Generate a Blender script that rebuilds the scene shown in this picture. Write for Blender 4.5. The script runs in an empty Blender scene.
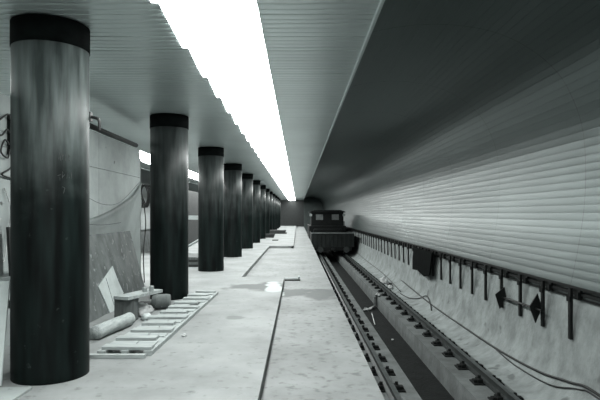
import bpy, bmesh, math, random
from mathutils import Vector, Matrix, noise
R = random.Random(7)
S = bpy.context.scene
C = S.collection
F = 530.0; VX = 298.0; VY = 214.0; CAMZ = 1.55
Y0, Y1 = -5.0, 78.4            # station extents along the track

# ------------------------------------------------------------------ materials
def new_mat(name):
    m = bpy.data.materials.new(name); m.use_nodes = True
    nt = m.node_tree; b = nt.nodes['Principled BSDF']
    return m, nt, b
def node(nt, t, **k):
    n = nt.nodes.new(t)
    for a, v in k.items():
        if a.startswith('i_'): n.inputs[a[2:].replace('_', ' ')].default_value = v
        else: setattr(n, a, v)
    return n
def surf(name, c1, c2, rough=.7, scale=4.0, detail=6, bump=.15, bscale=None, stretch=(1,1,1), metallic=0, spec=.5,
         lo=.35, hi=.65, bdist=.01, spots=None):
    m, nt, b = new_mat(name)
    L = nt.links.new
    tc = node(nt, 'ShaderNodeTexCoord'); mp = node(nt, 'ShaderNodeMapping'); mp.inputs['Scale'].default_value = stretch
    L(tc.outputs['Object'], mp.inputs['Vector'])
    n1 = node(nt, 'ShaderNodeTexNoise'); n1.inputs['Scale'].default_value = scale; n1.inputs['Detail'].default_value = detail
    n1.inputs['Roughness'].default_value = .62
    L(mp.outputs[0], n1.inputs['Vector'])
    cr = node(nt, 'ShaderNodeValToRGB')
    cr.color_ramp.elements[0].position = lo; cr.color_ramp.elements[1].position = hi
    cr.color_ramp.elements[0].color = (*c1, 1); cr.color_ramp.elements[1].color = (*c2, 1)
    L(n1.outputs['Fac'], cr.inputs['Fac'])
    col = cr.outputs['Color']
    if spots:
        sc, thr, colr = spots
        n3 = node(nt, 'ShaderNodeTexNoise'); n3.inputs['Scale'].default_value = sc; n3.inputs['Detail'].default_value = 3
        L(tc.outputs['Object'], n3.inputs['Vector'])
        mr = node(nt, 'ShaderNodeMapRange'); mr.inputs['From Min'].default_value = thr; mr.inputs['From Max'].default_value = thr + .05
        L(n3.outputs['Fac'], mr.inputs['Value'])
        mx = node(nt, 'ShaderNodeMix', data_type='RGBA'); mx.inputs['B'].default_value = (*colr, 1)
        L(mr.outputs[0], mx.inputs['Factor']); L(col, mx.inputs['A']); col = mx.outputs['Result']
    L(col, b.inputs['Base Color'])
    b.inputs['Roughness'].default_value = rough; b.inputs['Metallic'].default_value = metallic
    b.inputs['Specular IOR Level'].default_value = spec
    if bump:
        n2 = node(nt, 'ShaderNodeTexNoise'); n2.inputs['Scale'].default_value = bscale or scale*6; n2.inputs['Detail'].default_value = 5
        L(mp.outputs[0], n2.inputs['Vector'])
        bp = node(nt, 'ShaderNodeBump'); bp.inputs['Strength'].default_value = bump; bp.inputs['Distance'].default_value = bdist
        L(n2.outputs['Fac'], bp.inputs['Height']); L(bp.outputs[0], b.inputs['Normal'])
    return m
def g(v, t=.06):          # neutral with the faint green of the print
    return (v*(1-t*1.4), v*(1+t*.25), v)

M = {}
M['slat_wall'] = surf('slat_wall', g(.115,.12), g(.14,.12), rough=.30, scale=.8, bump=.12, bscale=7, stretch=(1,.25,1), metallic=.6, bdist=.004)
M['slat_ceiling'] = surf('slat_ceiling', g(.60), g(.68), rough=.30, scale=.6, bump=.0, metallic=.6)
M['bench'] = surf('bench_concrete', g(.19), g(.31), rough=.9, scale=3, bump=.6, bscale=10, stretch=(1,1.2,1), bdist=.03, spots=(2.3,.63,g(.14)))
M['trackbed'] = surf('trackbed_concrete', g(.075), g(.14), rough=.9, scale=2.5, bump=.5, bscale=18, bdist=.02)
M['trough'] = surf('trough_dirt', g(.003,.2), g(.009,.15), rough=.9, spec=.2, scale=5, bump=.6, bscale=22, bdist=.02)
M['plat_side'] = surf('platform_side', g(.05), g(.09), rough=.9, scale=3)
M['steel'] = surf('dark_steel', g(.004,.15), g(.009,.12), spec=.25, rough=.5, scale=8, bump=.1)
M['rail'] = surf('rail_steel', g(.02,.1), g(.045,.1), rough=.5, scale=6, metallic=.4, bump=.1)
M['railtop'] = surf('rail_running_face', g(.14), g(.22), rough=.35, scale=6, metallic=.8, bump=.0)
M['rust'] = surf('fastener_iron', g(.004,.15), g(.009,.12), rough=.8, spec=.2, scale=20)
M['wood'] = surf('raw_timber', g(.24), g(.37), rough=.8, scale=3, stretch=(1,8,8), bump=.25, bscale=20, bdist=.004)
M['wood_mid'] = surf('weathered_timber', g(.07), g(.13), rough=.8, scale=3, stretch=(8,8,1), bump=.25, bscale=20, bdist=.004)
M['wood_dark'] = surf('dark_timber', g(.012,.1), g(.028,.08), rough=.8, scale=3, stretch=(6,6,1), bump=.2)
M['hoard'] = surf('hoarding_panel', g(.28), g(.38), rough=.75, scale=1.6, bump=.15, bscale=12, spots=(7,.70,g(.08)))
M['tarp'] = surf('tarpaulin', g(.40), g(.50), rough=.6, scale=2, bump=.2, bscale=6)
M['board'] = surf('old_plywood', g(.07,.1), g(.15), rough=.75, scale=4, bump=.2, stretch=(1,1,.5), spots=(9,.62,g(.22)))
M['paper'] = surf('pale_board', g(.42), g(.52), rough=.8, scale=6, bump=.05)
M['white'] = surf('white_cloth', g(.36,.03), g(.5,.02), rough=.85, scale=8, bump=.5, bscale=14)
M['cable'] = surf('cable_rubber', g(.004,.15), g(.009,.15), rough=.55, scale=20, bump=0)
M['paint_dark'] = surf('train_paint', g(.003,.2), g(.006,.18), rough=.7, spec=.2, scale=5)
M['paint_mid'] = surf('wagon_paint', g(.007,.18), g(.017,.15), rough=.8, spec=.3, scale=5, stretch=(1,1,.3))
M['log'] = surf('bark_log', g(.26), g(.4), rough=.85, scale=5, stretch=(6,1,6), bump=.5, bscale=12)
M['tin'] = surf('pale_tin', g(.25), g(.36), rough=.4, scale=6, bump=0, metallic=.3)
M['chalk'] = surf('chalk', g(.04), g(.07), rough=.9, scale=40, bump=0)
M['inner'] = surf('plenum_dark', g(.02), g(.03), rough=.9)
M['wall_end'] = surf('end_wall_concrete', g(.12,.1), g(.17,.1), rough=.9, scale=1)

def lampmat():
    m, nt, b = new_mat('lamp_diffuser')
    b.inputs['Base Color'].default_value = (.8,.82,.81,1)
    b.inputs['Emission Color'].default_value = (.97,1,.985,1); b.inputs['Emission Strength'].default_value = 17.0
    return m
M['lamp'] = lampmat()
def glassmat():
    m, nt, b = new_mat('cab_glass')
    b.inputs['Base Color'].default_value = (.8,.85,.84,1); b.inputs['Transmission Weight'].default_value = 1
    b.inputs['Roughness'].default_value = .25; b.inputs['IOR'].default_value = 1.1
    return m
M['glass'] = surf('cab_glass_reflection', g(.10), g(.16), rough=.35, scale=4, bump=0)  # pale opaque colour stands in for platform lights reflected in the panes

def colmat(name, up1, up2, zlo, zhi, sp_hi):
    """steel column: darker below, paler and scuffed above a ragged line, vertical scratches"""
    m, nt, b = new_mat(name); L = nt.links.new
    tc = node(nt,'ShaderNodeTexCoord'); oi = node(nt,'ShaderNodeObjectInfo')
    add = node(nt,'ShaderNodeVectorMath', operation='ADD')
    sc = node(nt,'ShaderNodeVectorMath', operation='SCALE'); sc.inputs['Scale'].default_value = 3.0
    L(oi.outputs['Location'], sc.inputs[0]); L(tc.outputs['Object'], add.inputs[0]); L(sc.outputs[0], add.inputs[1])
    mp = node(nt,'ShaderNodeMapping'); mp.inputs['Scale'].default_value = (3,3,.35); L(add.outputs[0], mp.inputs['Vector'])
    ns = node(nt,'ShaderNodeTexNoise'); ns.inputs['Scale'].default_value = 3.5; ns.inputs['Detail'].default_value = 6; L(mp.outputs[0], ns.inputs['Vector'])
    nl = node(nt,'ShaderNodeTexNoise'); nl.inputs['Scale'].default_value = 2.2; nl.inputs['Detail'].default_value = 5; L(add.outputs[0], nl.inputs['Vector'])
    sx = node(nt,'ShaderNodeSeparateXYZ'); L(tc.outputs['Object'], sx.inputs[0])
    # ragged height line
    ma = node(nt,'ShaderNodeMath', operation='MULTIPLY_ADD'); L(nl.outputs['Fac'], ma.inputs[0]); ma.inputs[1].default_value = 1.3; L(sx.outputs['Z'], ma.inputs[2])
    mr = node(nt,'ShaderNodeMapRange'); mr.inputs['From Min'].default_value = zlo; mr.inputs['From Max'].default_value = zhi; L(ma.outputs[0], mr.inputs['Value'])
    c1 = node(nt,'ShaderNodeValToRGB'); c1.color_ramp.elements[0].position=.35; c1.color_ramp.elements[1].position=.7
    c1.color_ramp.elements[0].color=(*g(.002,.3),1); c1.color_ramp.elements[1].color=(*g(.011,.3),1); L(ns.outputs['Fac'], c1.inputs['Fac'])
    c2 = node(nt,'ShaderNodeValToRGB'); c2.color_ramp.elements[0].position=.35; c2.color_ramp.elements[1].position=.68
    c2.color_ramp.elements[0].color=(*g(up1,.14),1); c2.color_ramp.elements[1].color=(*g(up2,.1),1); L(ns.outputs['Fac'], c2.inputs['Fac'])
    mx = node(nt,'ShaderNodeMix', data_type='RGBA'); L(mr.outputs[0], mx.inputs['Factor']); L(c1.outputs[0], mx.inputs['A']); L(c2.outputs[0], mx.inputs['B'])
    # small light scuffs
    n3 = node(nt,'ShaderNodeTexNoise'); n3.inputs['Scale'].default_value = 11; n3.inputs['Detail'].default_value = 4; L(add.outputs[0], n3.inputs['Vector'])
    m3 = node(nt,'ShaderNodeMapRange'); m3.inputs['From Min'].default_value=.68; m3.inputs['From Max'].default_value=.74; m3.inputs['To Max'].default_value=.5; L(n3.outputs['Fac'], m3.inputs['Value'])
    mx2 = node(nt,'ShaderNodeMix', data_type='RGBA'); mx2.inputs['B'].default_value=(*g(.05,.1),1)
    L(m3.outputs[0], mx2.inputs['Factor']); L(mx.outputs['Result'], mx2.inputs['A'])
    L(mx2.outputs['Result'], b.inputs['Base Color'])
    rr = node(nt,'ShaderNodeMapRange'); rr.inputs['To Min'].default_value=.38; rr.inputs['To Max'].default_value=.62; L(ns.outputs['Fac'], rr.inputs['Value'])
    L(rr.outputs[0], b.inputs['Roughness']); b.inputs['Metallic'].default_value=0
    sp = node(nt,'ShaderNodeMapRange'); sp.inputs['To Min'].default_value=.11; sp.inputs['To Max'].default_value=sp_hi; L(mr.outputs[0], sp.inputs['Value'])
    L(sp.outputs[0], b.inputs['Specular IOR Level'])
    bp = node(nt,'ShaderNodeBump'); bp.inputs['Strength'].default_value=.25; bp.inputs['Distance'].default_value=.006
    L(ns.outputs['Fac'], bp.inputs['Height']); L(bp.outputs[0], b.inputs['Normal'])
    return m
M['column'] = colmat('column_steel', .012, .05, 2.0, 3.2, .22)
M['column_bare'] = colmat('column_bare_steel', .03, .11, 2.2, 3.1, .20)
M['collar'] = surf('collar_black', g(.002,.2), g(.005,.2), rough=.9, spec=.05, scale=8)

def floormat(name, k, sp):
    m, nt, b = new_mat(name); L = nt.links.new
    tc = node(nt,'ShaderNodeTexCoord')
    n1 = node(nt,'ShaderNodeTexNoise'); n1.inputs['Scale'].default_value=.9; n1.inputs['Detail'].default_value=8; n1.inputs['Roughness'].default_value=.65; L(tc.outputs['Object'], n1.inputs['Vector'])
    cr = node(nt,'ShaderNodeValToRGB'); cr.color_ramp.elements[0].position=.33; cr.color_ramp.elements[1].position=.62
    cr.color_ramp.elements[0].color=(*g(.16*k,.04),1); cr.color_ramp.elements[1].color=(*g(.245*k,.04),1); L(n1.outputs['Fac'], cr.inputs['Fac'])
    n2 = node(nt,'ShaderNodeTexNoise'); n2.inputs['Scale'].default_value=9; n2.inputs['Detail'].default_value=5; L(tc.outputs['Object'], n2.inputs['Vector'])
    m2 = node(nt,'ShaderNodeMapRange'); m2.inputs['From Min'].default_value=sp; m2.inputs['From Max'].default_value=sp+.14; m2.inputs['To Max'].default_value=.7; L(n2.outputs['Fac'], m2.inputs['Value'])
    mx = node(nt,'ShaderNodeMix', data_type='RGBA'); mx.inputs['B'].default_value=(*g(.08),1); L(m2.outputs[0], mx.inputs['Factor']); L(cr.outputs[0], mx.inputs['A'])
    col = mx.outputs['Result']
    # spills: (centre x, y, half-width x, half-width y, colour, strength)
    ns = node(nt,'ShaderNodeTexNoise'); ns.inputs['Scale'].default_value=1.8; ns.inputs['Detail'].default_value=5; L(tc.outputs['Object'], ns.inputs['Vector'])
    for cx, cy, hx, hy, cc, st in ((-.45,11.3,1.15,.75,.085,.95),(-.95,7.9,.16,.16,.12,.8),(-.52,11.3,.2,.95,.38,1.0),(.45,11.0,.45,.9,.08,.85),(-1.6,9.2,.3,.25,.16,.5)):
        mp = node(nt,'ShaderNodeMapping'); mp.vector_type='POINT'
        mp.inputs['Location'].default_value=(-cx/hx,-cy/hy,0); mp.inputs['Scale'].default_value=(1/hx,1/hy,0); L(tc.outputs['Object'], mp.inputs['Vector'])
        ln = node(nt,'ShaderNodeVectorMath', operation='LENGTH'); L(mp.outputs[0], ln.inputs[0])
        ad = node(nt,'ShaderNodeMath', operation='MULTIPLY_ADD'); L(ns.outputs['Fac'], ad.inputs[0]); ad.inputs[1].default_value=2.0; L(ln.outputs['Value'], ad.inputs[2])
        mr = node(nt,'ShaderNodeMapRange'); mr.inputs['From Min'].default_value=2.0; mr.inputs['From Max'].default_value=1.7; mr.inputs['To Max'].default_value=st; L(ad.outputs[0], mr.inputs['Value'])
        mm = node(nt,'ShaderNodeMix', data_type='RGBA'); mm.inputs['B'].default_value=(*g(cc),1); L(mr.outputs[0], mm.inputs['Factor']); L(col, mm.inputs['A']); col=mm.outputs['Result']
    L(col, b.inputs['Base Color']); b.inputs['Roughness'].default_value=.75
    bp = node(nt,'ShaderNodeBump'); bp.inputs['Strength'].default_value=.3; bp.inputs['Distance'].default_value=.01
    L(n2.outputs['Fac'], bp.inputs['Height']); L(bp.outputs[0], b.inputs['Normal'])
    return m
M['floor'] = floormat('screed_concrete', 1.0, .60)
M['floor_low'] = floormat('rough_edge_concrete', .93, .54)

# ------------------------------------------------------------------ helpers
def obj(name, bm, mat, parent=None, smooth=False, loc=None):
    me = bpy.data.meshes.new(name)
    bmesh.ops.recalc_face_normals(bm, faces=bm.faces[:]) if smooth != 'raw' else None
    bm.to_mesh(me); bm.free()
    mats = mat if isinstance(mat, (list, tuple)) else [mat]
    for k in mats: me.materials.append(M[k])
    if smooth is True:
        for p in me.polygons: p.use_smooth = True
    o = bpy.data.objects.new(name, me); C.objects.link(o)
    if parent is not None: o.parent = parent
    if loc is not None: o.location = loc
    return o
def B(): return bmesh.new()
def box(bm, x0, x1, y0, y1, z0, z1, mat=None, bev=0, mi=0):
    """box given by extents; optional transform matrix and bevel"""
    vs = [Vector((x, y, z)) for x in (x0, x1) for y in (y0, y1) for z in (z0, z1)]
    if mat is not None: vs = [mat @ v for v in vs]
    v = [bm.verts.new(p) for p in vs]
    fs = [bm.faces.new([v[i] for i in q]) for q in ((0,1,3,2),(4,6,7,5),(0,4,5,1),(2,3,7,6),(0,2,6,4),(1,5,7,3))]
    for f in fs: f.material_index = mi
    if bev:
        es = {e for f in fs for e in f.edges}
        bmesh.ops.bevel(bm, geom=list(es), offset=bev, segments=2, affect='EDGES', profile=.6)
    return fs
def prism(bm, pts, y0, y1, axis='y', mi=0, close=True):
    """extrude a 2-D outline (a,b) between y0 and y1 along axis"""
    def P(a, b, t): return {'y': (a, t, b), 'x': (t, a, b), 'z': (a, b, t)}[axis]
    v0 = [bm.verts.new(P(a, b, y0)) for a, b in pts]; v1 = [bm.verts.new(P(a, b, y1)) for a, b in pts]
    n = len(pts)
    for i in range(n if close else n-1):
        f = bm.faces.new((v0[i], v0[(i+1) % n], v1[(i+1) % n], v1[i])); f.material_index = mi
    if close:
        bm.faces.new(v0).material_index = mi; bm.faces.new(v1[::-1]).material_index = mi
def tube(bm, pts, r, seg=10, cap=True):
    pts = [Vector(p) for p in pts]; rings = []
    rr = r if isinstance(r, (list, tuple)) else [r]*len(pts)
    prev = None
    for i, p in enumerate(pts):
        d = (pts[min(i+1, len(pts)-1)] - pts[max(i-1, 0)]).normalized()
        if prev is None:
            a = Vector((0,0,1)) if abs(d.z) < .9 else Vector((1,0,0))
        else: a = prev
        u = (a - d*a.dot(d)).normalized(); w = d.cross(u); prev = u
        rings.append([bm.verts.new(p + (u*math.cos(t) + w*math.sin(t))*rr[i]) for t in [2*math.pi*k/seg for k in range(seg)]])
    for a, b in zip(rings, rings[1:]):
        for k in range(seg): bm.faces.new((a[k], a[(k+1) % seg], b[(k+1) % seg], b[k]))
    if cap: bm.faces.new(rings[0][::-1]); bm.faces.new(rings[-1])
def lathe(bm, prof, seg=48, cx=0, cy=0):
    rings = [[bm.verts.new((cx+r*math.cos(2*math.pi*k/seg), cy+r*math.sin(2*math.pi*k/seg), z)) for k in range(seg)] for r, z in prof]
    for a, b in zip(rings, rings[1:]):
        for k in range(seg): bm.faces.new((a[k], a[(k+1) % seg], b[(k+1) % seg], b[k]))
    bm.faces.new(rings[0][::-1]); bm.faces.new(rings[-1])
def smoothpath(pts, n=8):
    pts = [Vector(p) for p in pts]; out = []
    for i in range(len(pts)-1):
        p0 = pts[max(i-1,0)]; p1 = pts[i]; p2 = pts[i+1]; p3 = pts[min(i+2,len(pts)-1)]
        for k in range(n):
            t = k/n
            out.append(.5*((2*p1)+(p2-p0)*t+(2*p0-5*p1+4*p2-p3)*t*t+(3*p1-p0-3*p2+p3)*t**3))
    out.append(pts[-1]); return out
def tag(o, label, cat, group=None, kind=None):
    o['label'] = label; o['category'] = cat
    if group: o['group'] = group
    if kind: o['kind'] = kind
    return o
def empty(name, loc, label, cat, group=None, rz=0):
    o = bpy.data.objects.new(name, None); C.objects.link(o); o.location = loc; o.rotation_euler.z = rz
    o.empty_display_size = .1
    return tag(o, label, cat, group)
def struct(name, bm, mat, smooth=False, label=None):
    o = obj(name, bm, mat, None, smooth); o['kind'] = 'structure'
    if label: o['label'] = label
    return o
bpy.context.view_layer.update()
def dup(root, loc, label=None, rz=None, group=None):
    r = root.copy(); C.objects.link(r); r.location = loc
    if rz is not None: r.rotation_euler.z = rz
    if label: r['label'] = label
    if group: r['group'] = group
    for ch in root.children:
        c = ch.copy(); C.objects.link(c); c.parent = r
        for gch in ch.children:
            d = gch.copy(); C.objects.link(d); d.parent = c
    return r
def ordinal(n):
    w = ['nearest','second','third','fourth','fifth','sixth','seventh','eighth','ninth','tenth','eleventh','twelfth','thirteenth','fourteenth','fifteenth','sixteenth','seventeenth','eighteenth','nineteenth','twentieth']
    return w[n]

# ------------------------------------------------------------------ the setting
EDGE = .775; AX = -2.72                     # right platform edge, mirror axis of the island platform
LEDGE = 2*AX - EDGE
def mir(x): return 2*AX - x
LOW = -.11
bm = B()
# raised screed (top 0) and the lower unfinished strips along the right edge (top LOW)
box(bm, LEDGE, -1.39, Y0, 70, -.5, 0)
box(bm, -1.39, -.335, Y0, 13.05, -.5, 0)
box(bm, -1.39, -.22, 25.7, 70, -.5, 0)
struct('floor', bm, 'floor'); bm = B()
box(bm, -.335, EDGE, Y0, 70, -.5, LOW)
box(bm, -1.39, -.335, 13.05, 25.7, -.5, LOW)
struct('floor', bm, 'floor_low')
bm = B(); box(bm, -.335, -.22, 25.7, 70, -.499, -.001); struct('floor', bm, 'floor')
bm = B()
box(bm, LEDGE+.06, EDGE-.06, Y0, 70, -1.6, -.5)
struct('platform_base', bm, 'plat_side')

BENCH = [(3.05,-.95),(3.2,-.93),(3.35,-.86),(3.45,-.77),(3.52,-.66),(3.56,-.53),(3.585,-.38),(3.61,-.2),(3.635,-.02),(3.66,.16),(3.69,.34),(3.73,.52),(3.8,.75)]
def trackbed(name, mirror):
    f = mir if mirror else (lambda x: x)
    bm = B()
    # floor slab, running from the platform wall to the foot of the bench: gully, plinth, trough, plinth
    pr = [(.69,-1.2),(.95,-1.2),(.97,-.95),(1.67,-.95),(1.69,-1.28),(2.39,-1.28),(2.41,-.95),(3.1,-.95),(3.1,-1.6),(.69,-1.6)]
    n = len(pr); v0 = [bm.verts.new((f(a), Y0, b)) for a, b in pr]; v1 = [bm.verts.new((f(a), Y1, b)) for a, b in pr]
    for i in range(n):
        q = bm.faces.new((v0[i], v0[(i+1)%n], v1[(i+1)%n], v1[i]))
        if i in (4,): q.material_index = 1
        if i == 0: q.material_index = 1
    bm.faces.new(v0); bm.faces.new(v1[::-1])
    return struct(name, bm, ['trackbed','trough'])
trackbed('trackbed', False); trackbed('trackbed', True)
def bench(name, mirror):
    f = mir if mirror else (lambda x: x)
    bm = B(); ny = 300; rows = []
    for j in range(ny+1):
        y = Y0 + (Y1-Y0)*j/ny
        if not mirror and j < 150: y = Y0 + 30*j/150
        elif not mirror: y = Y0+30 + (Y1-Y0-30)*(j-150)/150
        row = []
        for i, (a, b) in enumerate(BENCH):
            k = .026*noise.noise(Vector((a*3, y*1.6+b*1.5, b*3))) + .016*noise.noise(Vector((a*9, y*5, b*11)))
            if i == 0: k = 0
            row.append(bm.verts.new((f(a + k), y, b + .3*k)))
        rows.append(row)
    for r0, r1 in zip(rows, rows[1:]):
        for i in range(len(BENCH)-1): bm.faces.new((r0[i], r0[i+1], r1[i+1], r1[i]))
    # thickness behind
    for i, (a, b) in enumerate([(3.05,-1.0),(4.05,-1.0),(4.05,.75)]): pass
    return struct(name, bm, 'bench', True)
bench('wall_right', False); bench('wall_left', True)

VPTS = [(3.60,.61),(3.70,1.1),(3.775,1.6),(3.80,2.1),(3.77,2.6),(3.66,3.0),(3.44,3.4),(3.08,3.72),(2.6,3.95),(2.0,4.05),(1.4,4.03),(.73,3.9)]
def vault(name, mirror):
    """wall and vault of narrow metal slats running along the track"""
    f = mir if mirror else (lambda x: x)
    path = smoothpath([(a, 0, b) for a, b in VPTS], 30)
    # resample by arc length
    L = [0]
    for p, q in zip(path, path[1:]): L.append(L[-1] + (q-p).length)
    def at(s):
        for i in range(len(L)-1):
            if L[i+1] >= s or i == len(L)-2:
                t = (s-L[i])/(L[i+1]-L[i]); p = path[i].lerp(path[i+1], t); d = (path[i+1]-path[i]).normalized()
                return p, Vector((-d.z, 0, d.x)) if True else None
    pitch = .108; ns = int(L[-1]/pitch); bm = B()
    seg = 3.0; ny = int((Y1-Y0)/seg)+1
    for k in range(ns):
        prof = [(0,.003),(.0015,.0002),(.026,-.0004),(.048,-.0006),(.074,-.0004),(.1055,.0002),(.1065,.003),(.108,.003)]
        cur = []
        for s, o in prof:
            p, n = at(min(k*pitch + s, L[-1]))
            # n points toward the track
            cur.append((p, n, o))
        for j in range(ny):
            ya, yb = Y0+j*seg, min(Y0+(j+1)*seg, Y1)
            if mirror: tl = 0; of = 0
            else: tl = R.uniform(-.0009,.0009); of = R.uniform(-.0005,.0005)
            va, vb = [], []
            for i, (p, n, o) in enumerate(cur):
                tilt = tl*((i/7)-.5)*2 if 0 < i < 6 else 0
                q = p - n*(o*-1 + 0) if False else p + n*(-(o) + (tilt + of if 0 < i < 6 else 0))
                va.append(bm.verts.new((f(q.x), ya+.003, q.z))); vb.append(bm.verts.new((f(q.x), yb-.003, q.z)))
            for i in range(len(cur)-1): bm.faces.new((va[i], va[i+1], vb[i+1], vb[i]))
    o = struct(name, bm, 'slat_wall', 'raw')
    # backing shell, a smooth skin behind the slats (its own structure so joints stay dark)
    bm = B()
    pts = [(f(p.x + .04*1), p.z) for p in path[::15]]
    o2 = [(f(p.x + .10), p.z+.06) for p in path[::15]]
    prism(bm, [(f(3.68),.60)] + [(f(p.x+.05*(1 if p.x>2 else .4)), p.z+(.0 if p.z<3.2 else .05)) for p in path[15::15]] + [(f(.72),4.7),(f(4.2),4.7),(f(4.2),-1.6),(f(3.95),-1.6),(f(3.95),.6)], Y0, Y1)
    struct('tunnel_shell', bm, 'inner')
vault('wall_right', False); vault('wall_left', True)

# slatted ceiling over the island platform
CZ = CAMZ + 1.82; CX1 = .70; CX0 = mir(.70)
bm = B(); y = Y0; 
while y < 78:
    prof = [(0,.012),(.003,.002),(.03,-.002),(.055,-.0028),(.08,-.002),(.107,.002),(.110,.012),(.12,.012)]
    off = R.uniform(-.0012,.0012)
    va = [bm.verts.new((CX0, y+a, CZ+b+off)) for a, b in prof]; vb = [bm.verts.new((CX1, y+a, CZ+b+off)) for a, b in prof]
    for i in range(len(prof)-1): bm.faces.new((va[i], vb[i], vb[i+1], va[i+1]))
    y += .12
struct('ceiling', bm, 'slat_ceiling', 'raw')
bm = B(); box(bm, CX0, CX1, Y0, 78, CZ+.02, CZ+.12); box(bm, CX1-.1, CX1, Y0, 78, CZ+.121, 4.6); box(bm, CX0, CX0+.1, Y0, 78, CZ+.121, 4.6)
struct('ceiling', bm, 'inner')
bm = B(); box(bm, CX1-.0, CX1+.025, Y0, 78, CZ-.04, CZ+.16); struct('trim_1', bm, 'slat_ceiling')
bm = B(); box(bm, CX0-.025, CX0, Y0, 78, CZ-.04, CZ+.16); struct('trim_2', bm, 'slat_ceiling')
# end walls: behind the camera, and far away with the tunnel mouths over the tracks
bm = B(); box(bm, mir(4.2), 4.2, Y0-.2, Y0, -1.6, 4.7); struct('wall_front', bm, 'wall_end')
bm = B(); box(bm, LEDGE, EDGE, 70, 70.3, -1.6, CZ); struct('wall_back', bm, 'inner'); bm = B(); box(bm, mir(4.2), 4.2, Y1, Y1+.2, -1.6, 4.7); struct('wall_back', bm, 'wall_end')
def portal(mirror):
    f = mir if mirror else (lambda x: x)
    bm = B(); cx, cz, r = 2.1, .55, 1.62
    inner = [(cx-r,-.95)] + [(cx+r*math.cos(math.pi-a*math.pi/24), cz+r*.95*math.sin(math.pi-a*math.pi/24)) for a in range(25)] + [(cx+r,-.95)]
    outer = [(.62,-.95)] + [(.62,cz+ (4.55-cz)*min(1,a/8)) for a in range(1,9)]
    # bridge between outline and arch as quads
    def out(i):
        t = i/(len(inner)-1)*3
        if t <= 1: return (.62, -.95+5.4*t)
        if t <= 2: return (.62+3.2*(t-1), 4.45)
        return (3.82, 4.45-5.4*(t-2))
    n = len(inner)
    for y0, y1 in ((72,72.4),):
        A = [bm.verts.new((f(a),y0,b)) for a,b in inner]; O = [bm.verts.new((f(out(i)[0]),y0,out(i)[1])) for i in range(n)]
        A2 = [bm.verts.new((f(a),y1,b)) for a,b in inner]
        for i in range(n-1):
            bm.faces.new((A[i],A[i+1],O[i+1],O[i])); bm.faces.new((A[i],A2[i],A2[i+1],A[i+1]))
    struct('wall_back', bm, 'wall_end')


# continuous angle rails under the slatted wall
bm = B()
box(bm, 3.60, 3.74, Y0, 72, .575, .612); box(bm, 3.65, 3.69, Y0, 72, .485, .53); box(bm, 3.655, 3.69, Y0, 72, .435, .452)
struct('trim_3', bm, 'steel')

# ------------------------------------------------------------------ lamps
def lamp(y, x, label, group, first=None):
    pass
def make_lamp():
    e = empty('ceiling_light', (0,0,0), 'x', 'ceiling light', 'x')
    bm = B(); box(bm, -.43,.43,-.61,.61, -.004,.02); obj('frame', bm, 'slat_ceiling', e)
    # shallow convex diffuser, left side splayed to imitate the glow beside the lamp
    bm = B(); nx, ny = 8, 8; g_ = []
    for i in range(nx+1):
        row = []
        for j in range(ny+1):
            u, v = i/nx*2-1, j/ny*2-1
            row.append(bm.verts.new((u*.42-(.03*(v+1) if u<0 else 0)*-u*1.0, v*.606, -.012-.016*(1-abs(u)**4)*(1-abs(v)**4))))
        g_.append(row)
    for i in range(nx):
        for j in range(ny): bm.faces.new((g_[i][j], g_[i][j+1], g_[i+1][j+1], g_[i+1][j]))
    bmesh.ops.translate(bm, verts=bm.verts[:], vec=(0,0,.005))
    obj('diffuser', bm, 'lamp', e, 'raw')
    return e
L0 = make_lamp(); first = True
ys = [5.16 + 1.23*k for k in range(-8, 58)]
for side, X in (('r', -.775), ('l', -4.93)):
    for i, y in enumerate(ys):
        lab = ('bright white ceiling lamp in the long luminous strip above the platform edge' if side == 'r'
               else 'bright white ceiling lamp in the far strip beyond the row of columns')
        grp = 'lamps in the strip over the platform' if side == 'r' else 'lamps in the strip beyond the columns'
        z = CZ - .005
        if first:
            L0.location = (X, y, z); L0['label'] = lab; L0['group'] = grp; first = False
        else: dup(L0, (X, y, z), lab, None, grp)

# ------------------------------------------------------------------ columns
def make_column():
    e = empty('steel_column', (0,0,0), '', 'column', 'row of steel columns')
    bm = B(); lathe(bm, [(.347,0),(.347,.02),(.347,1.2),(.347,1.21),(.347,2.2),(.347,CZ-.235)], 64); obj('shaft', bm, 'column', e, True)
    bm = B(); lathe(bm, [(.353,CZ-.245),(.353,CZ-.012)], 64); obj('collar', bm, 'collar', e, False)
    bm = B(); lathe(bm, [(.348,CZ-.0),(.348,CZ-.02)][::-1], 32)
    bm.free()
    return e
CL = ['large dark steel column nearest the camera, with hook bracket and chalk marks',
      'dark steel column standing beside the far end of the slatted duckboard',
      'third dark steel column counted from the camera, just behind the duckboard']
col0 = make_column()
for k in range(13):
    lab = CL[k] if k < 3 else '%s dark steel column counted from the camera along the platform' % ordinal(k)
    y = 5.13 + 4.72*k
    if k == 0: col0.location = (-2.39, y, 0); col0['label'] = lab
    else: dup(col0, (-2.39, y, 0), lab)
for o in bpy.data.objects:
    if o.name.startswith('shaft') or o.name.startswith('collar'):
        for p in o.data.polygons: p.use_smooth = abs(p.normal.z) < .5
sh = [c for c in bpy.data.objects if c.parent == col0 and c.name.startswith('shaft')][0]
sh.data = sh.data.copy(); sh.data.materials[0] = M['column_bare']
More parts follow.
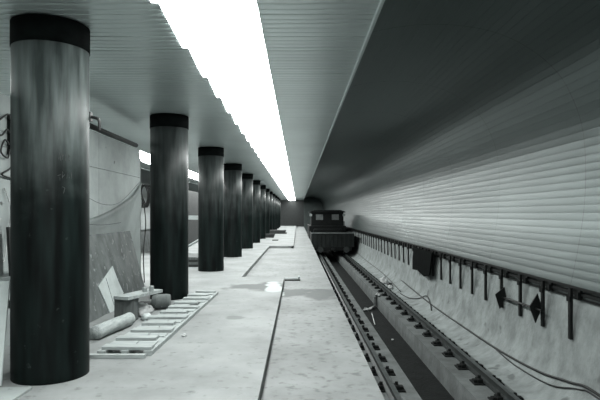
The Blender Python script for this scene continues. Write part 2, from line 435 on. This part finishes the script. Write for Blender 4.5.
# chalk marks and hook, only on the nearest one
def oncol(ang, z, rr=.3485): return Vector((rr*math.cos(ang), rr*math.sin(ang), z))
bm = B()
strokes = [[(-.95,2.05),(-.93,2.11),(-.90,2.04)],[(-.86,2.05),(-.86,2.11),(-.82,2.09),(-.86,2.08)],[(-.78,2.04),(-.78,2.1)],[(-.70,2.04),(-.70,2.10),(-.66,2.08),(-.70,2.07),(-.66,2.04)],
           [(-.98,1.90),(-.90,1.91)],[(-.86,1.88),(-.86,1.94),(-.80,1.91),(-.86,1.89)],[(-.75,1.88),(-.71,1.94),(-.68,1.88)],[(-.62,1.88),(-.62,1.94)],[(-.86,1.80),(-.80,1.79),(-.83,1.74)]]
for s in strokes: tube(bm, [oncol(a, z, .3478) for a, z in s], .0022, 5)
obj('chalk_mark', bm, 'chalk', col0)
bm = B(); tube(bm, smoothpath([(.29,.12,2.52),(.39,.12,2.50),(.42,.12,2.47),(.425,.12,2.38)],5), .015, 8); box(bm, .30,.345,.09,.15,2.47,2.56)
obj('hook_bracket', bm, 'cable', col0)

# ------------------------------------------------------------------ track
def make_rail(x, label):
    e = empty('running_rail', (x,0,-.95), label, 'rail', 'rails of the near track')
    h = .15
    o = [(-.07,.0235),(.07,.0235),(.07,.03),(.012,.045),(.009,.115),(.035,.125),(.035,h-.004)]
    bm = B(); prism(bm, o + [(-a,b) for a,b in o[::-1] if True and a>0][0:0] + [(-.035,h-.004),(-.035,.125),(-.009,.115),(-.012,.045),(-.07,.03)], Y0+.1, 71)
    obj('rail_web', bm, 'rail', e)
    bm = B(); box(bm, -.033,.033,Y0+.1,71,h-.004,h); obj('rail_head', bm, 'railtop', e)
    return e
make_rail(1.29, 'near steel running rail beside the platform wall')
make_rail(2.79, 'far steel running rail beside the sloping concrete bench')
def make_fast():
    e = empty('rail_fastener', (0,0,0), '', 'rail fastener', '')
    bm = B(); box(bm, -.22,.22,-.12,.12,0,.022, bev=.006); obj('baseplate', bm, 'rust', e)
    for s in (-1,1):
        bm = B(); box(bm, s*.112-.036, s*.112+.036,-.075,.075,.0225,.075, bev=.01); tube(bm, [(s*.11,0,.07),(s*.11,0,.115)], .024, 6)
        box(bm, s*.178-.027, s*.178+.027,-.05,.05,.0225,.06, bev=.008)
        obj('clip', bm, 'rust', e)
    return e
f0 = make_fast(); first = True
for x, lab, grp in ((1.29,'dark iron rail fastener under the rail beside the platform','fasteners of the rail by the platform'),
                    (2.79,'dark iron rail fastener under the rail beside the concrete bench','fasteners of the rail by the bench')):
    for k in range(-3, 34):
        y = 7.84 + .765*k - (.3 if x < 2 else 0)
        if y > 31: break
        if first: f0.location = (x,y,-.95); f0['label']=lab; f0['group']=grp; first=False
        else: dup(f0, (x,y,-.95), lab, None, grp)

# posts hanging below the slatted wall
def make_post():
    e = empty('support_post', (0,0,0), '', 'post', 'steel posts below the slatted wall')
    bm = B(); box(bm, -.025,.012,-.03,.03,-.10,.575); obj('post_bar', bm, 'steel', e)
    bm = B(); box(bm, .013,.075,-.15,-.06,.44,.57); box(bm, .013,.05,-.20,-.03,.54,.574); obj('bracket', bm, 'steel', e)
    bm = B(); box(bm, -.04,-.0255,-.045,.045,.40,.47); obj('bolt_plate', bm, 'rust', e)
    return e
p0 = make_post(); k = 0; y = 6.2-.79*3
first = True
while y < 60:
    lab = 'dark steel post hanging below the slatted wall in front of the concrete bench'
    if 15.0 < y < 15.1: pass
    if first: p0.location = (3.60,y,0); p0['label']=lab; first=False
    else: dup(p0, (3.60,y,0), lab)
    y += .79

# rod on the posts; its two dark diamonds stand in for bracket shadows
e = empty('rod_with_shadows', (3.5,8.5,.1), 'steel rod fixed across the posts, with two dark diamond shapes for bracket shadows', 'rod')
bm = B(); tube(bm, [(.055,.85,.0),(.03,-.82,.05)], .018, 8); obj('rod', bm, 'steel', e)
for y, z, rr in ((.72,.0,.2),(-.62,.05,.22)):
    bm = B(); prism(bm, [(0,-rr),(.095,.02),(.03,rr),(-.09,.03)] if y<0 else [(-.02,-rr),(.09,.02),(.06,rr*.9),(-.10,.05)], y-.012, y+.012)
    bmesh.ops.translate(bm, verts=bm.verts[:], vec=(.03,0,z)); obj('bracket_shadow', bm, 'steel', e)
# near-black ragged shape below the wall, one side standing out
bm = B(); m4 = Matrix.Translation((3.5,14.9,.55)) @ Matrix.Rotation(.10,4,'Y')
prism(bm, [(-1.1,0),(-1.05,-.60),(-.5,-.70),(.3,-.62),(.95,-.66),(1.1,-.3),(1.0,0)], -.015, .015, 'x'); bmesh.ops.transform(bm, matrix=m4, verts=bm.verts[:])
e = obj('ragged_shape', bm, 'collar'); tag(e, 'dark ragged shape in front of the posts above the bench', 'panel')

def bench_at(ratio, ypx, lift=.015):
    """point of the bench surface seen at a slope ratio, as a place in the station"""
    best = None
    pts = [(2.2,-.95)] + BENCH
    for (a0,b0),(a1,b1) in zip(pts, pts[1:]):
        for t in range(11):
            a = a0+(a1-a0)*t/10; b = b0+(b1-b0)*t/10
            d = abs(a/(CAMZ-b)-ratio)
            if best is None or d < best[0]: best = (d,a,b)
    _, a, b = best
    return Vector((a-lift*.6, F*(CAMZ-b)/(ypx-VY), b+lift))
def cable(px, r, label, ext=None):
    pts = [bench_at((x-VX)/(y-VY), y, r+.008) for x, y in px]
    if ext: pts = pts + [Vector(p) for p in ext]
    bm = B(); tube(bm, smoothpath(pts, 8), r, 8)
    return tag(obj('cable', bm, 'cable', None, True), label, 'cable')
cable([(402,281),(430,304),(460,325),(500,352),(540,373),(570,384),(600,397)], .017, 'thick black cable snaking along the foot of the concrete bench', [(3.46,4.2,-.74),(3.46,-2,-.74)])
cable([(492,346.5),(515,366),(550,386),(580,391),(604,403)], .011, 'thinner black cable sagging just below the thick one', [(3.44,3.5,-.76)])
cable([(400.7,294),(410,298.7),(419,299),(426.6,296.5),(430,303),(431.5,311)], .013, 'short black cable loop lying by the white rubbish')
cable([(356,252),(368,262),(382,273),(401,292)], .013, 'dark conduit running back along the bench foot toward the work train')

# rubbish on the plinth
def crumple(name, loc, size, seed, mat, label, cat, group=None):
    bm = B(); bmesh.ops.create_icosphere(bm, subdivisions=3, radius=1)
    for v in bm.verts:
        n = noise.noise(v.co*1.7 + Vector((seed,0,0))) * .45 + noise.noise(v.co*4 + Vector((0,seed,0)))*.2
        v.co *= 1 + n
        v.co = Vector((v.co.x*size[0], v.co.y*size[1], max(v.co.z, -.75)*size[2] + .75*size[2]))
    o = obj(name, bm, mat, None, True, loc); return tag(o, label, cat, group)
crumple('crumpled_bag', (3.06,19.05,-.94), (.12,.18,.13), 3, 'white', 'larger white crumpled bag beside the far rail', 'bag')
crumple('crumpled_bag', (3.14,18.9,-.935), (.07,.09,.1), 9, 'white', 'small white crumpled bag nearest the concrete bench', 'bag')
crumple('crumpled_bag', (3.07,17.6,-.94), (.08,.12,.08), 14, 'white', 'flat white crumpled bag lying closest in the rubbish heap', 'bag')
crumple('rubble_lump', (3.14,18.15,-.93), (.09,.11,.07), 21, 'steel', 'dark lump lying between the white bags', 'debris')
# rag draped over the plinth edge into the trough
bm = B(); path = smoothpath([(2.52,16.2,-.935),(2.47,16.35,-.93),(2.40,16.3,-.93),(2.36,16.2,-1.05),(2.30,15.95,-1.22),(2.12,15.7,-1.265),(1.92,15.6,-1.265)],6)
rows = []
for i, p in enumerate(path):
    w = .26 + .07*math.sin(i*.9)+.03*noise.noise(Vector((i*.7,0,3)))
    rows.append([bm.verts.new(p + Vector((.3*(t)*w, t*w, .02*math.sin(t*5+i)+.015))) for t in (-1,-.6,-.2,.2,.6,1)])
for a, b in zip(rows, rows[1:]):
    for k in range(5): bm.faces.new((a[k],a[k+1],b[k+1],b[k]))
bmesh.ops.solidify(bm, geom=bm.faces[:], thickness=.02)
tag(obj('rag', bm, 'white', None, True), 'pale rag draped over the plinth edge into the dark trough', 'rag')
bm = B(); tube(bm, [(2.09,15.0,-1.265),(1.96,13.5,-1.265)], .012, 6); tag(obj('stick', bm, 'tin'), 'thin pale stick lying in the dark trough', 'stick')
for x, y, s, l in ((2.12,11.9,.025,'pale scrap lying alone in the middle of the dark trough'),(2.98,10.2,.02,'tiny white scrap beside the fasteners of the far rail'),(2.97,7.9,.018,'tiny scrap on the plinth at the lower right')):
    crumple('paper_scrap', (x,y,-1.28 if x<2.3 else -.95), (s,s*1.4,s*.6), x*9, 'white', l, 'scrap')

# ------------------------------------------------------------------ work train
TX = 2.04
e = empty('flat_wagon', (TX,31,-.8), 'dark flat wagon with ribbed end board, nearest on the far track', 'wagon')
bm = B(); box(bm, -1.25,1.25,0,.08,.42,1.22, bev=.01)
for i in range(11):
    x = -1.2+i*.24; box(bm, x-.03,x+.03,-.035,-.001,.42,1.2)
obj('end_board', bm, 'paint_mid', e)
bm = B(); box(bm, -1.27,1.27,.081,4.2,.40,.55, bev=.01); obj('deck', bm, 'paint_dark', e)
bm = B(); box(bm, -1.27,1.27,-.06,.0,1.2001,1.27, bev=.008); obj('top_rail', bm, 'board', e)
bm = B(); box(bm, -1.1,1.1,-.16,-.04,.22,.4195, bev=.01); obj('buffer_beam', bm, 'paint_dark', e)
for s in (-1,1):
    bm = B(); box(bm, s*1.24-.02, s*1.24+.02,.09,4.2,.56,1.2, bev=.005); obj('side_board', bm, 'paint_mid', e)
    bm = B(); tube(bm, [(s*.75,-.5,.30),(s*.75,-.16,.30)], .06, 10); tube(bm, [(s*.75,-.55,.30),(s*.75,-.5,.30)], .17, 16); obj('buffer', bm, 'rail', e)
bm = B(); box(bm, -.1,.1,-.45,-.16,.22,.38, bev=.03); obj('coupler', bm, 'steel', e)
for y in (.7, 3.2):
    w = B()
    for s in (-1,1): tube(w, [(s*.75-.06,y,.36),(s*.75+.06,y,.36)], .36, 24)
    tube(w, [(-.7,y,.36),(.7,y,.36)], .06, 10); obj('wheelset', w, 'steel', e, False)
for s in (-1,1):
    bm = B(); box(bm, s*.98-.05,s*.98+.05,.2,3.7,.26,.4,bev=.01); box(bm, s*.98-.08,s*.98+.08,.5,.9,.18,.46,bev=.02); box(bm, s*.98-.08,s*.98+.08,3.0,3.4,.18,.46,bev=.02); obj('side_frame', bm, 'steel', e)

e = empty('work_locomotive', (TX-.04,35.6,-.8), 'dark boxy work locomotive with two cab windows behind the wagon', 'locomotive')
bm = B(); box(bm, -1.25,1.25,.2,6.5,.45,1.55, bev=.03); obj('body', bm, 'paint_dark', e)
bm = B()    # cab front with two window holes: built as frame bars
for x0,x1,z0,z1 in ((-1.1,1.1,1.55,1.95),(-1.1,1.1,2.33,2.45),(-1.1,-.78,1.95,2.33),(-.3,.3,1.95,2.33),(.78,1.1,1.95,2.33)): box(bm, x0,x1,.5,.56,z0,z1)
for x0,x1,z0,z1 in ((-1.1,1.1,1.55,1.95),(-1.1,1.1,2.33,2.45),(-1.1,-.78,1.95,2.33),(-.3,.3,1.95,2.33),(.78,1.1,1.95,2.33)): box(bm, x0,x1,2.2,2.26,z0,z1)
for s in (-1,1): box(bm, s*1.08-.02,s*1.08+.02,.561,2.199,1.55,2.45)
obj('cab', bm, 'paint_dark', e)
for s in (-1,1):
    bm = B(); box(bm, s*.54-.24,s*.54+.24,.52,.53,1.95,2.33); obj('window_pane', bm, 'glass', e)
    bm = B(); tube(bm, [(s*1.13,.42,2.28),(s*1.13,.52,2.28)], .10, 16); obj('headlamp', bm, 'tin', e)
bm = B(); prism(bm, [(-1.22,2.45),(-1.22,2.5),(-.9,2.62),(.9,2.62),(1.22,2.5),(1.22,2.45)], .3, 2.45); obj('cab_roof', bm, 'paint_dark', e)
bm = B(); box(bm, -.95,.95,-.3,.19,.6,1.35, bev=.04); box(bm, -1.2,1.2,-.1,.19,.35,.59); obj('hood', bm, 'paint_dark', e)
bm = B(); tube(bm, [(1.14,.3,1.56),(1.14,.3,1.85),(1.14,.9,1.85),(1.14,.9,1.56)], .02, 6); obj('handrail', bm, 'rail', e)
for y in (1.3, 4.8):
    w = B()
    for s in (-1,1): tube(w, [(s*.75-.06,y,.42),(s*.75+.06,y,.42)], .42, 24)
    tube(w, [(-.7,y,.42),(.7,y,.42)], .07, 10); obj('wheelset', w, 'steel', e, False)

# ------------------------------------------------------------------ hoarding beyond the first columns
HX = -3.42
e = empty('hoarding', (HX,2.0,0), 'pale site hoarding wall standing behind the two nearest columns', 'hoarding')
for k in range(4):
    y0 = k*2.35; 
    for z0, z1 in ((0,2.325),(2.333,2.93)):
        bm = B(); box(bm, -.02,.02,y0+.003,y0+2.347,z0,z1); obj('panel', bm, 'hoard', e)
for y in (.05, 4.7, 9.36):
    bm = B(); box(bm, -.12,-.021,y-.04,y+.04,0,2.9); obj('stud', bm, 'wood_mid', e)
bm = B(); tube(bm, [(HX-.0,11.2,3.0),(HX+.02,9.2,2.99),(HX+.01,7.0,3.0)], .045, 12)
tag(obj('pipe', bm, 'steel', None, True), 'long dark pipe lying along the top edge of the pale hoarding', 'pipe')
# small stud end post
bm = B(); box(bm, HX-.12,HX-.01,11.46,11.58,0,2.75, bev=.005); tag(obj('timber_post', bm, 'wood_mid'), 'timber post standing at the far end of the hoarding', 'post')
bm = B()
for k in range(5):
    a = [(0,0,0)]
    c = [Vector((HX-.03+.02*k, 11.78+.015*k, 1.95)) + Vector((.11*math.sin(t)+.01*k*math.sin(2*t), .0, .25*math.cos(t))) for t in [2*math.pi*i/20 for i in range(21)]]
    tube(bm, c, .014, 6, cap=False)
tube(bm, smoothpath([(HX+.0,11.8,1.71),(HX+.03,11.8,1.3),(HX-.02,11.8,.7),(HX,11.8,.02)],6), .012, 6)
tube(bm, [(HX-.02,11.58,2.2),(HX-.02,11.85,2.2)], .014, 6)
tag(obj('cable_coil', bm, 'cable', None, True), 'black coil of cable hanging on the timber post', 'cable')
# switch box with cables near the left picture edge
e = empty('switch_box', (HX+.021,6.23,0), 'dark switch box with loose wires on the hoarding at far left', 'switch box')
bm = B(); box(bm, .0,.05,-.04,.04,2.25,2.72, bev=.006); obj('housing', bm, 'steel', e)
for i, pts in enumerate(([(.03,-.04,2.66),(.05,-.12,2.7),(.03,-.3,2.58)],[(.03,-.04,2.5),(.05,-.14,2.52),(.03,-.22,2.44),(.03,-.4,2.47)],[(.03,-.04,2.3),(.04,-.1,2.2),(.03,-.22,2.26),(.03,-.14,2.4),(.03,-.05,2.36)],[(.03,.0,2.26),(.04,-.02,2.1),(.03,-.2,2.0),(.02,.06,1.97)])):
    bm = B(); tube(bm, smoothpath(pts,6), .011, 6); obj('wire', bm, 'cable', e, True)
bm = B(); tube(bm, smoothpath([(HX+.04,6.1,1.85),(HX+.06,6.2,1.6),(HX+.05,6.15,1.3),(HX+.07,6.02,1.0),(HX+.05,5.9,1.25),(HX+.04,6.02,1.5)],6), .01, 6)
tag(obj('rope_loop', bm, 'white', None, True), 'white rope loop hanging on the hoarding left of the nearest column', 'rope')
# tarpaulin draped on the hoarding
bm = B(); ny, nz = 60, 36; rows = []
ya, yb = 7.6, 11.36
for j in range(ny+1):
    row = []
    y = ya + (yb-ya)*j/ny; u = (yb-y)/(yb-ya)
    top = 2.27 - .75*min(1,u*1.25)**.6 - .1*math.sin(u*3.1)
    for i in range(nz+1):
        v = i/nz; z = top*(1-v) + .02*v
        fold = .022*math.sin(13*(math.sqrt((yb-y)**2+.02)*.9 - (2.3-z)*1.0)/(.5+math.hypot(yb-y,2.3-z)))*min(1,math.hypot(yb-y,2.3-z))
        swag = .02*math.exp(-((z-(top-.06))/.04)**2)
        row.append(bm.verts.new((HX+.055+fold+swag+.01*noise.noise(Vector((y*2,z*2,0))), y, z)))
    rows.append(row)
for a, b in zip(rows, rows[1:]):
    for k in range(nz): bm.faces.new((a[k],b[k],b[k+1],a[k+1]))
bmesh.ops.solidify(bm, geom=bm.faces[:], thickness=.004)
tag(obj('tarpaulin', bm, 'tarp', None, True), 'pale tarpaulin sheet draped in swags down the hoarding', 'tarpaulin')
bm = B()
for zz, sag in ((1.86,.13),(1.42,.05)):
    tube(bm, smoothpath([(HX+.11,8.2,zz-.02),(HX+.11,9.0,zz-sag*1.1),(HX+.11,9.9,zz-sag*.6),(HX+.1,11.2,zz+.40 if zz>1.6 else zz-.02)][:4 if zz>1.6 else 3],6), .004, 6)
tag(obj('cord', bm, 'wood_mid', None, True), 'thin dark cords swagged across the tarpaulin', 'cord')

def leaning(name, y0, y1, xb, xt, h, th, mat, label, cat):
    """a sheet between y0 and y1, its foot at xb on the floor and its top at xt"""
    bm = B(); L = h
    d = Vector((xt-xb,0,h)).normalized(); n = Vector((d.z,0,-d.x))
    vs = []
    for y in (y0,y1):
        for p in (Vector((xb,y,0)), Vector((xt,y,h))):
            for k in (0,1): vs.append(bm.verts.new(p + n*th*k))
    for q in ((0,1,3,2),(4,6,7,5),(0,4,5,1),(2,3,7,6),(0,2,6,4),(1,5,7,3)): bm.faces.new([vs[i] for i in q])
    return tag(obj(name, bm, mat), label, cat)
leaning('plywood_sheet', 7.05, 10.35, -2.98, -3.30, 1.22, .02, 'board', 'stained dark plywood sheet leaning against the tarpaulin', 'plywood')
# pale kite-shaped board leaning on it
bm = B()
def onsheet(px, py, off):
    # intersect the view ray with the sheet plane, to lay the kite where it leans
    d = Vector(((px-VX)/F, 1, (VY-py)/F)); o = Vector((0,0,CAMZ))
    p0_ = Vector((-2.98,0,0)); dd = Vector((-.32,0,1.22)).normalized(); n = Vector((dd.z,0,-dd.x))
    t = (p0_+n*off-o).dot(n)/d.dot(n); return o+d*t, n
K = [(112,266),(117.5,281),(123,293),(110.6,316),(104,300),(97.7,287)]
f1 = [onsheet(x,y,.024) for x,y in K]
va = [bm.verts.new(p) for p,n in f1]; vb = [bm.verts.new(p+n*.012) for p,n in f1]
bm.faces.new(va[::-1]); bm.faces.new(vb)
for i in range(len(K)): bm.faces.new((va[i],va[(i+1)%6],vb[(i+1)%6],vb[i]))
kk = obj('offcut_board', bm, 'paper'); tag(kk, 'pale kite-shaped offcut leaning on the dark plywood sheet', 'board')
bm = B(); a, n = onsheet(112,266,.0375); b_, _ = onsheet(110.6,316,.0375); c_, _ = onsheet(106,278,.0375); d_, _ = onsheet(114,305,.0375)
tube(bm, [c_, d_], .004, 5); obj('score_line', bm, 'wood_mid', kk)

# ------------------------------------------------------------------ bench plank, stump, log, drum
e = empty('timber_block', (-2.50,7.72,0), 'upright timber block holding up the near end of the plank', 'block')
bm = B(); box(bm, -.145,.145,-.1,.12,0,.33, bev=.012); obj('block_body', bm, 'wood_mid', e)
bm = B(); v = Matrix.Translation((-2.62,7.65,.3305)) @ Matrix.Rotation(-.72,4,'Z') @ Matrix.Rotation(.0,4,'Y')
box(bm, -.02,.02,0,0,0,0)
bm.free(); bm = B(); box(bm, -.13,.13,-.10,.72,.0,.048, Matrix.Translation((-2.48,7.62,.3305)) @ Matrix.Rotation(-.36,4,'Z'), bev=.004)
tag(obj('plank', bm, 'wood'), 'thick pale plank resting as a bench on the timber block', 'plank')
for x, y, h, l in ((-2.31,7.98,.075,'small pale tin standing on the bench plank, left of two'),(-2.22,8.03,.09,'slightly taller pale tin standing on the bench plank, right of two')):
    bm = B(); lathe(bm, [(.03,0),(.036,.01),(.036,h-.01),(.03,h),(.026,h-.012)], 20); tag(obj('tin_can', bm, 'tin', None, False, (x,y,.3735)), l, 'can')
bm = B(); tube(bm, smoothpath([(-2.49,6.5,.086),(-2.45,6.8,.09),(-2.39,7.1,.09),(-2.35,7.4,.086)],5), [.088]*16, 20)
for v in bm.verts:
    v.co += Vector((1,0,1))*.008*noise.noise(v.co*7)
    v.co.z = max(v.co.z, .012)
tag(obj('log', bm, 'log', None, True), 'pale bent log lying on the floor by the nearest column', 'log')
bm = B(); tube(bm, [(-2.36,8.62,.125),(-2.30,8.62,.125),(-2.14,8.66,.125),(-2.09,8.665,.125)], [.1,.12,.12,.108], 28)
tag(obj('short_drum', bm, 'board', None, False), 'short dark round drum lying beside the second column', 'drum')
bm = B(); box(bm, -.1,.1,-.2,.2,0,.1, Matrix.Translation((-2.52,8.62,.0)), bev=.01); tag(obj('timber_chock', bm, 'wood_dark'), 'dark timber chock tucked behind the round drum', 'block')
crumple('sandbag', (-2.38,8.12,.0), (.13,.16,.10), 5, 'white', 'pale lumpy sack on the floor beneath the plank', 'sack')
crumple('sandbag', (-2.22,7.78,.0), (.08,.09,.05), 8, 'tarp', 'small flattened pale sack in front of the lumpy one', 'sack')

# ------------------------------------------------------------------ duckboard
e = empty('duckboard', (-1.9,5.8,0), 'long slatted timber duckboard lying on the platform floor', 'duckboard')
def tl(t):  # left / right x at fraction t, relative to the base
    return (-.30 + .22*t, .30 + .06*t)
n = 11; Ld = 4.45
for sgn in (0,1):
    bm = B(); x0, x1 = tl(0)[sgn], tl(1)[sgn]; s = -1 if sgn else 1
    xs = (x0 + s*.045, x1 + s*.045)
    prism(bm, [(xs[0]-.045,0),(xs[0]+.045,0),(xs[1]+.045,Ld),(xs[1]-.045,Ld)], .0, .05, 'z'); obj('bearer', bm, 'wood', e)
bm = B(); prism(bm, [(-.04,0),(.04,0),(.16,Ld),(.08,Ld)], 0,.05,'z'); obj('bearer', bm, 'wood', e)
for i in range(n):
    t = i/(n-1); y = .05 + t*(Ld-.25)
    a, b = tl(t); jl = R.uniform(-.04,.05); jr = R.uniform(-.02,.02)
    wv = .15; sk = R.uniform(-.03,.03)
    bm = B(); prism(bm, [(a+jl,y),(b-.10+jr if i%2 else b+jr-.03,y+sk),(b-.10+jr if i%2 else b+jr-.03,y+wv+sk),(a+jl,y+wv)], .0505,.085,'z'); obj('slat', bm, 'wood', e)
# boards laid between the slats, split in the middle
for i in range(n-1):
    t = (i+.5)/(n-1); y = .05+t*(Ld-.25)
    a, b = tl(t)
    for (u0,u1) in ((.06,.55),(.58,.93)):
        if R.random() < .12: continue
        bm = B(); x0 = a+(b-a)*u0; x1 = a+(b-a)*u1; dy = R.uniform(-.02,.02)
        prism(bm, [(x0,y-.04+dy),(x1,y-.02),(x1,y+.16),(x0,y+.16+dy)], .0507,.064,'z'); obj('infill_board', bm, 'wood', e)
bm = B(); box(bm, -.36,.38,-.03,.03,0,.04, Matrix.Translation((-2.02,5.71,0)) , bev=.003)
tag(obj('plank', bm, 'wood'), 'thin pale batten lying across the near end of the duckboard', 'batten')
crumple('paper_scrap', (-1.44,6.7,0), (.03,.03,.02), 31, 'white', 'tiny pale scrap on the floor right of the duckboard', 'scrap')

# ------------------------------------------------------------------ left foreground: work table, planks, sheet on the floor
e = empty('work_table', (-3.05,5.45,0), 'rough work table at the left edge behind the nearest column', 'table')
bm = B(); box(bm, -.32,.33,-.3,.3,.90,.93, bev=.004); obj('tabletop', bm, 'wood', e)
for sx in (-.27,.27):
    for sy in (-.25,.25):
        bm = B(); box(bm, sx-.03,sx+.03,sy-.03,sy+.03,0,.8995); obj('leg', bm, 'wood_mid', e)
bm = B(); box(bm, -.24,.24,-.24,-.21,.62,.70); obj('stretcher', bm, 'wood_mid', e)
bm = B(); box(bm, -.02,.005,-.22,.22,0,.49, Matrix.Translation((-2.86,5.5,.9315)) @ Matrix.Rotation(-.06,4,'Y')); tag(obj('small_board', bm, 'wood_dark'), 'dark board standing upright on the work table', 'board')
bm = B(); box(bm, -.015,.015,-.1,.14,0,.5, Matrix.Translation((-2.98,5.2,.9315)) @ Matrix.Rotation(-.04,4,'Y')); tag(obj('small_board', bm, 'wood'), 'pale board standing upright at the left end of the work table', 'board')
def lean_plank(a, b, w, th, label, mat):
    a, b = Vector(a), Vector(b); d = (b-a).normalized(); u = Vector((1,.15,0)); u = (u-d*u.dot(d)).normalized(); n = d.cross(u)
    bm = B(); vs = [bm.verts.new(p+u*s*w/2+n*t*th/2) for p in (a,b) for s in (-1,1) for t in (-1,1)]
    for q in ((0,1,3,2),(4,6,7,5),(0,4,5,1),(2,3,7,6),(0,2,6,4),(1,5,7,3)): bm.faces.new([vs[i] for i in q])
    tag(obj('plank', bm, mat), label, 'plank')
lean_plank((-2.69,4.70,.02),(-2.82,5.08,.90),.11,.025,'pale plank leaning on the work table beside the nearest column','tarp')
lean_plank((-2.86,4.62,.02),(-2.96,5.07,.78),.10,.025,'second leaning plank, at the very left edge of the photo','wood_mid')
bm = B(); box(bm, -3.3,-2.35,3.7,4.68,.0,.022, bev=.002); tag(obj('floor_board', bm, 'hoard'), 'flat pale sheet lying on the floor at the bottom left', 'board')

# ------------------------------------------------------------------ things along the platform further off
bm = B(); box(bm, -.33,.05,-.05,.05,0,.05, bev=.004); box(bm, .0,.05,-.12,.12,.0505,.10, bev=.004)
tag(obj('short_batten', bm, 'wood', None, False, (.0,13.3,LOW)), 'short pale batten lying at the corner of the step in the screed', 'batten')
bm = B(); box(bm, -.33,.05,.06,.12,0,.03); tag(obj('steel_strip', bm, 'steel', None, False, (.0,13.1,LOW)), 'dark strip lying beside the short batten', 'strip')
def stack(x, y, w, d, n, th, label, mats, name='timber_stack'):
    for i in range(n):
        bm = B(); j = R.uniform(-.06,.06)
        box(bm, x-w/2+j, x+w/2+j, y-d/2, y+d/2, i*(th+.001), i*(th+.001)+th, bev=.003)
        tag(obj('stacked_board', bm, mats[i%len(mats)]), label % (['lowest','second from the floor','third from the floor','fourth from the floor','topmost'][i if i<n-1 else 4]), 'board', 'boards stacked on the platform')
stack(-1.75,42.0,1.6,1.2,3,.09,'dark board on the distant floor stack, %s','wood_dark wood_dark'.split())
stack(-1.9,35.0,.7,.5,3,.08,'dark board of the small stack beside a far column, %s',['wood_dark'])
stack(-1.35,31.0,.35,.3,1,.05,'dark scrap board alone on the far platform, %s',['wood_dark'])
# behind columns two and three
stack(-3.35,16.3,.9,1.6,4,.07,'board of the timber stack seen between the second and third columns, %s',['wood_dark','wood_mid'])
e = empty('trestle', (-3.6,18.6,0), 'timber trestle seen between the second and third columns', 'trestle')
bm = B(); box(bm, -.7,.7,-.06,.06,1.35,1.5); obj('top_beam', bm, 'wood', e)
for s in (-1,1):
    for t in (-1,1):
        bm = B(); tube(bm, [(s*.6,t*.35,0),(s*.55,t*.05,1.35)], .045, 4); obj('leg', bm, 'wood_mid', e)
bm = B(); tube(bm, [(-.6,-.3,.2),(.6,-.3,.9)], .04, 4); obj('brace', bm, 'wood', e)
bm = B(); box(bm, -.45,.45,-.3,.3,0,1.0, bev=.02); tag(obj('tool_crate', bm, 'wood_dark', None, False, (-3.75,22.6,0)), 'dark crate seen between the third and fourth columns', 'crate')
bm = B(); box(bm, -.05,.05,-8,8,0,2.75, bev=.01); tag(obj('added_partition', bm, 'wood_dark', None, False, (-5.6,29,0)), 'dark partition sheet added to darken the background beyond the trestle', 'partition')  # added to darken the background seen between the columns

# ------------------------------------------------------------------ camera, world, view
cam = bpy.data.cameras.new('camera'); co = bpy.data.objects.new('camera', cam); C.objects.link(co)
co.location = (0,0,CAMZ); co.rotation_euler = (math.pi/2,0,0)
cam.sensor_width = 36; cam.lens = F/600*36; cam.shift_x = 2/600; cam.shift_y = 14/600; cam.clip_end = 300
S.camera = co
w = bpy.data.worlds.new('world'); S.world = w; w.use_nodes = True
w.node_tree.nodes['Background'].inputs['Color'].default_value = (.02,.03,.028,1); w.node_tree.nodes['Background'].inputs['Strength'].default_value = .3
vs = S.view_settings; vs.view_transform = 'Standard'; vs.look = 'None'; vs.gamma = 1; vs.exposure = 0; vs.use_curve_mapping = False
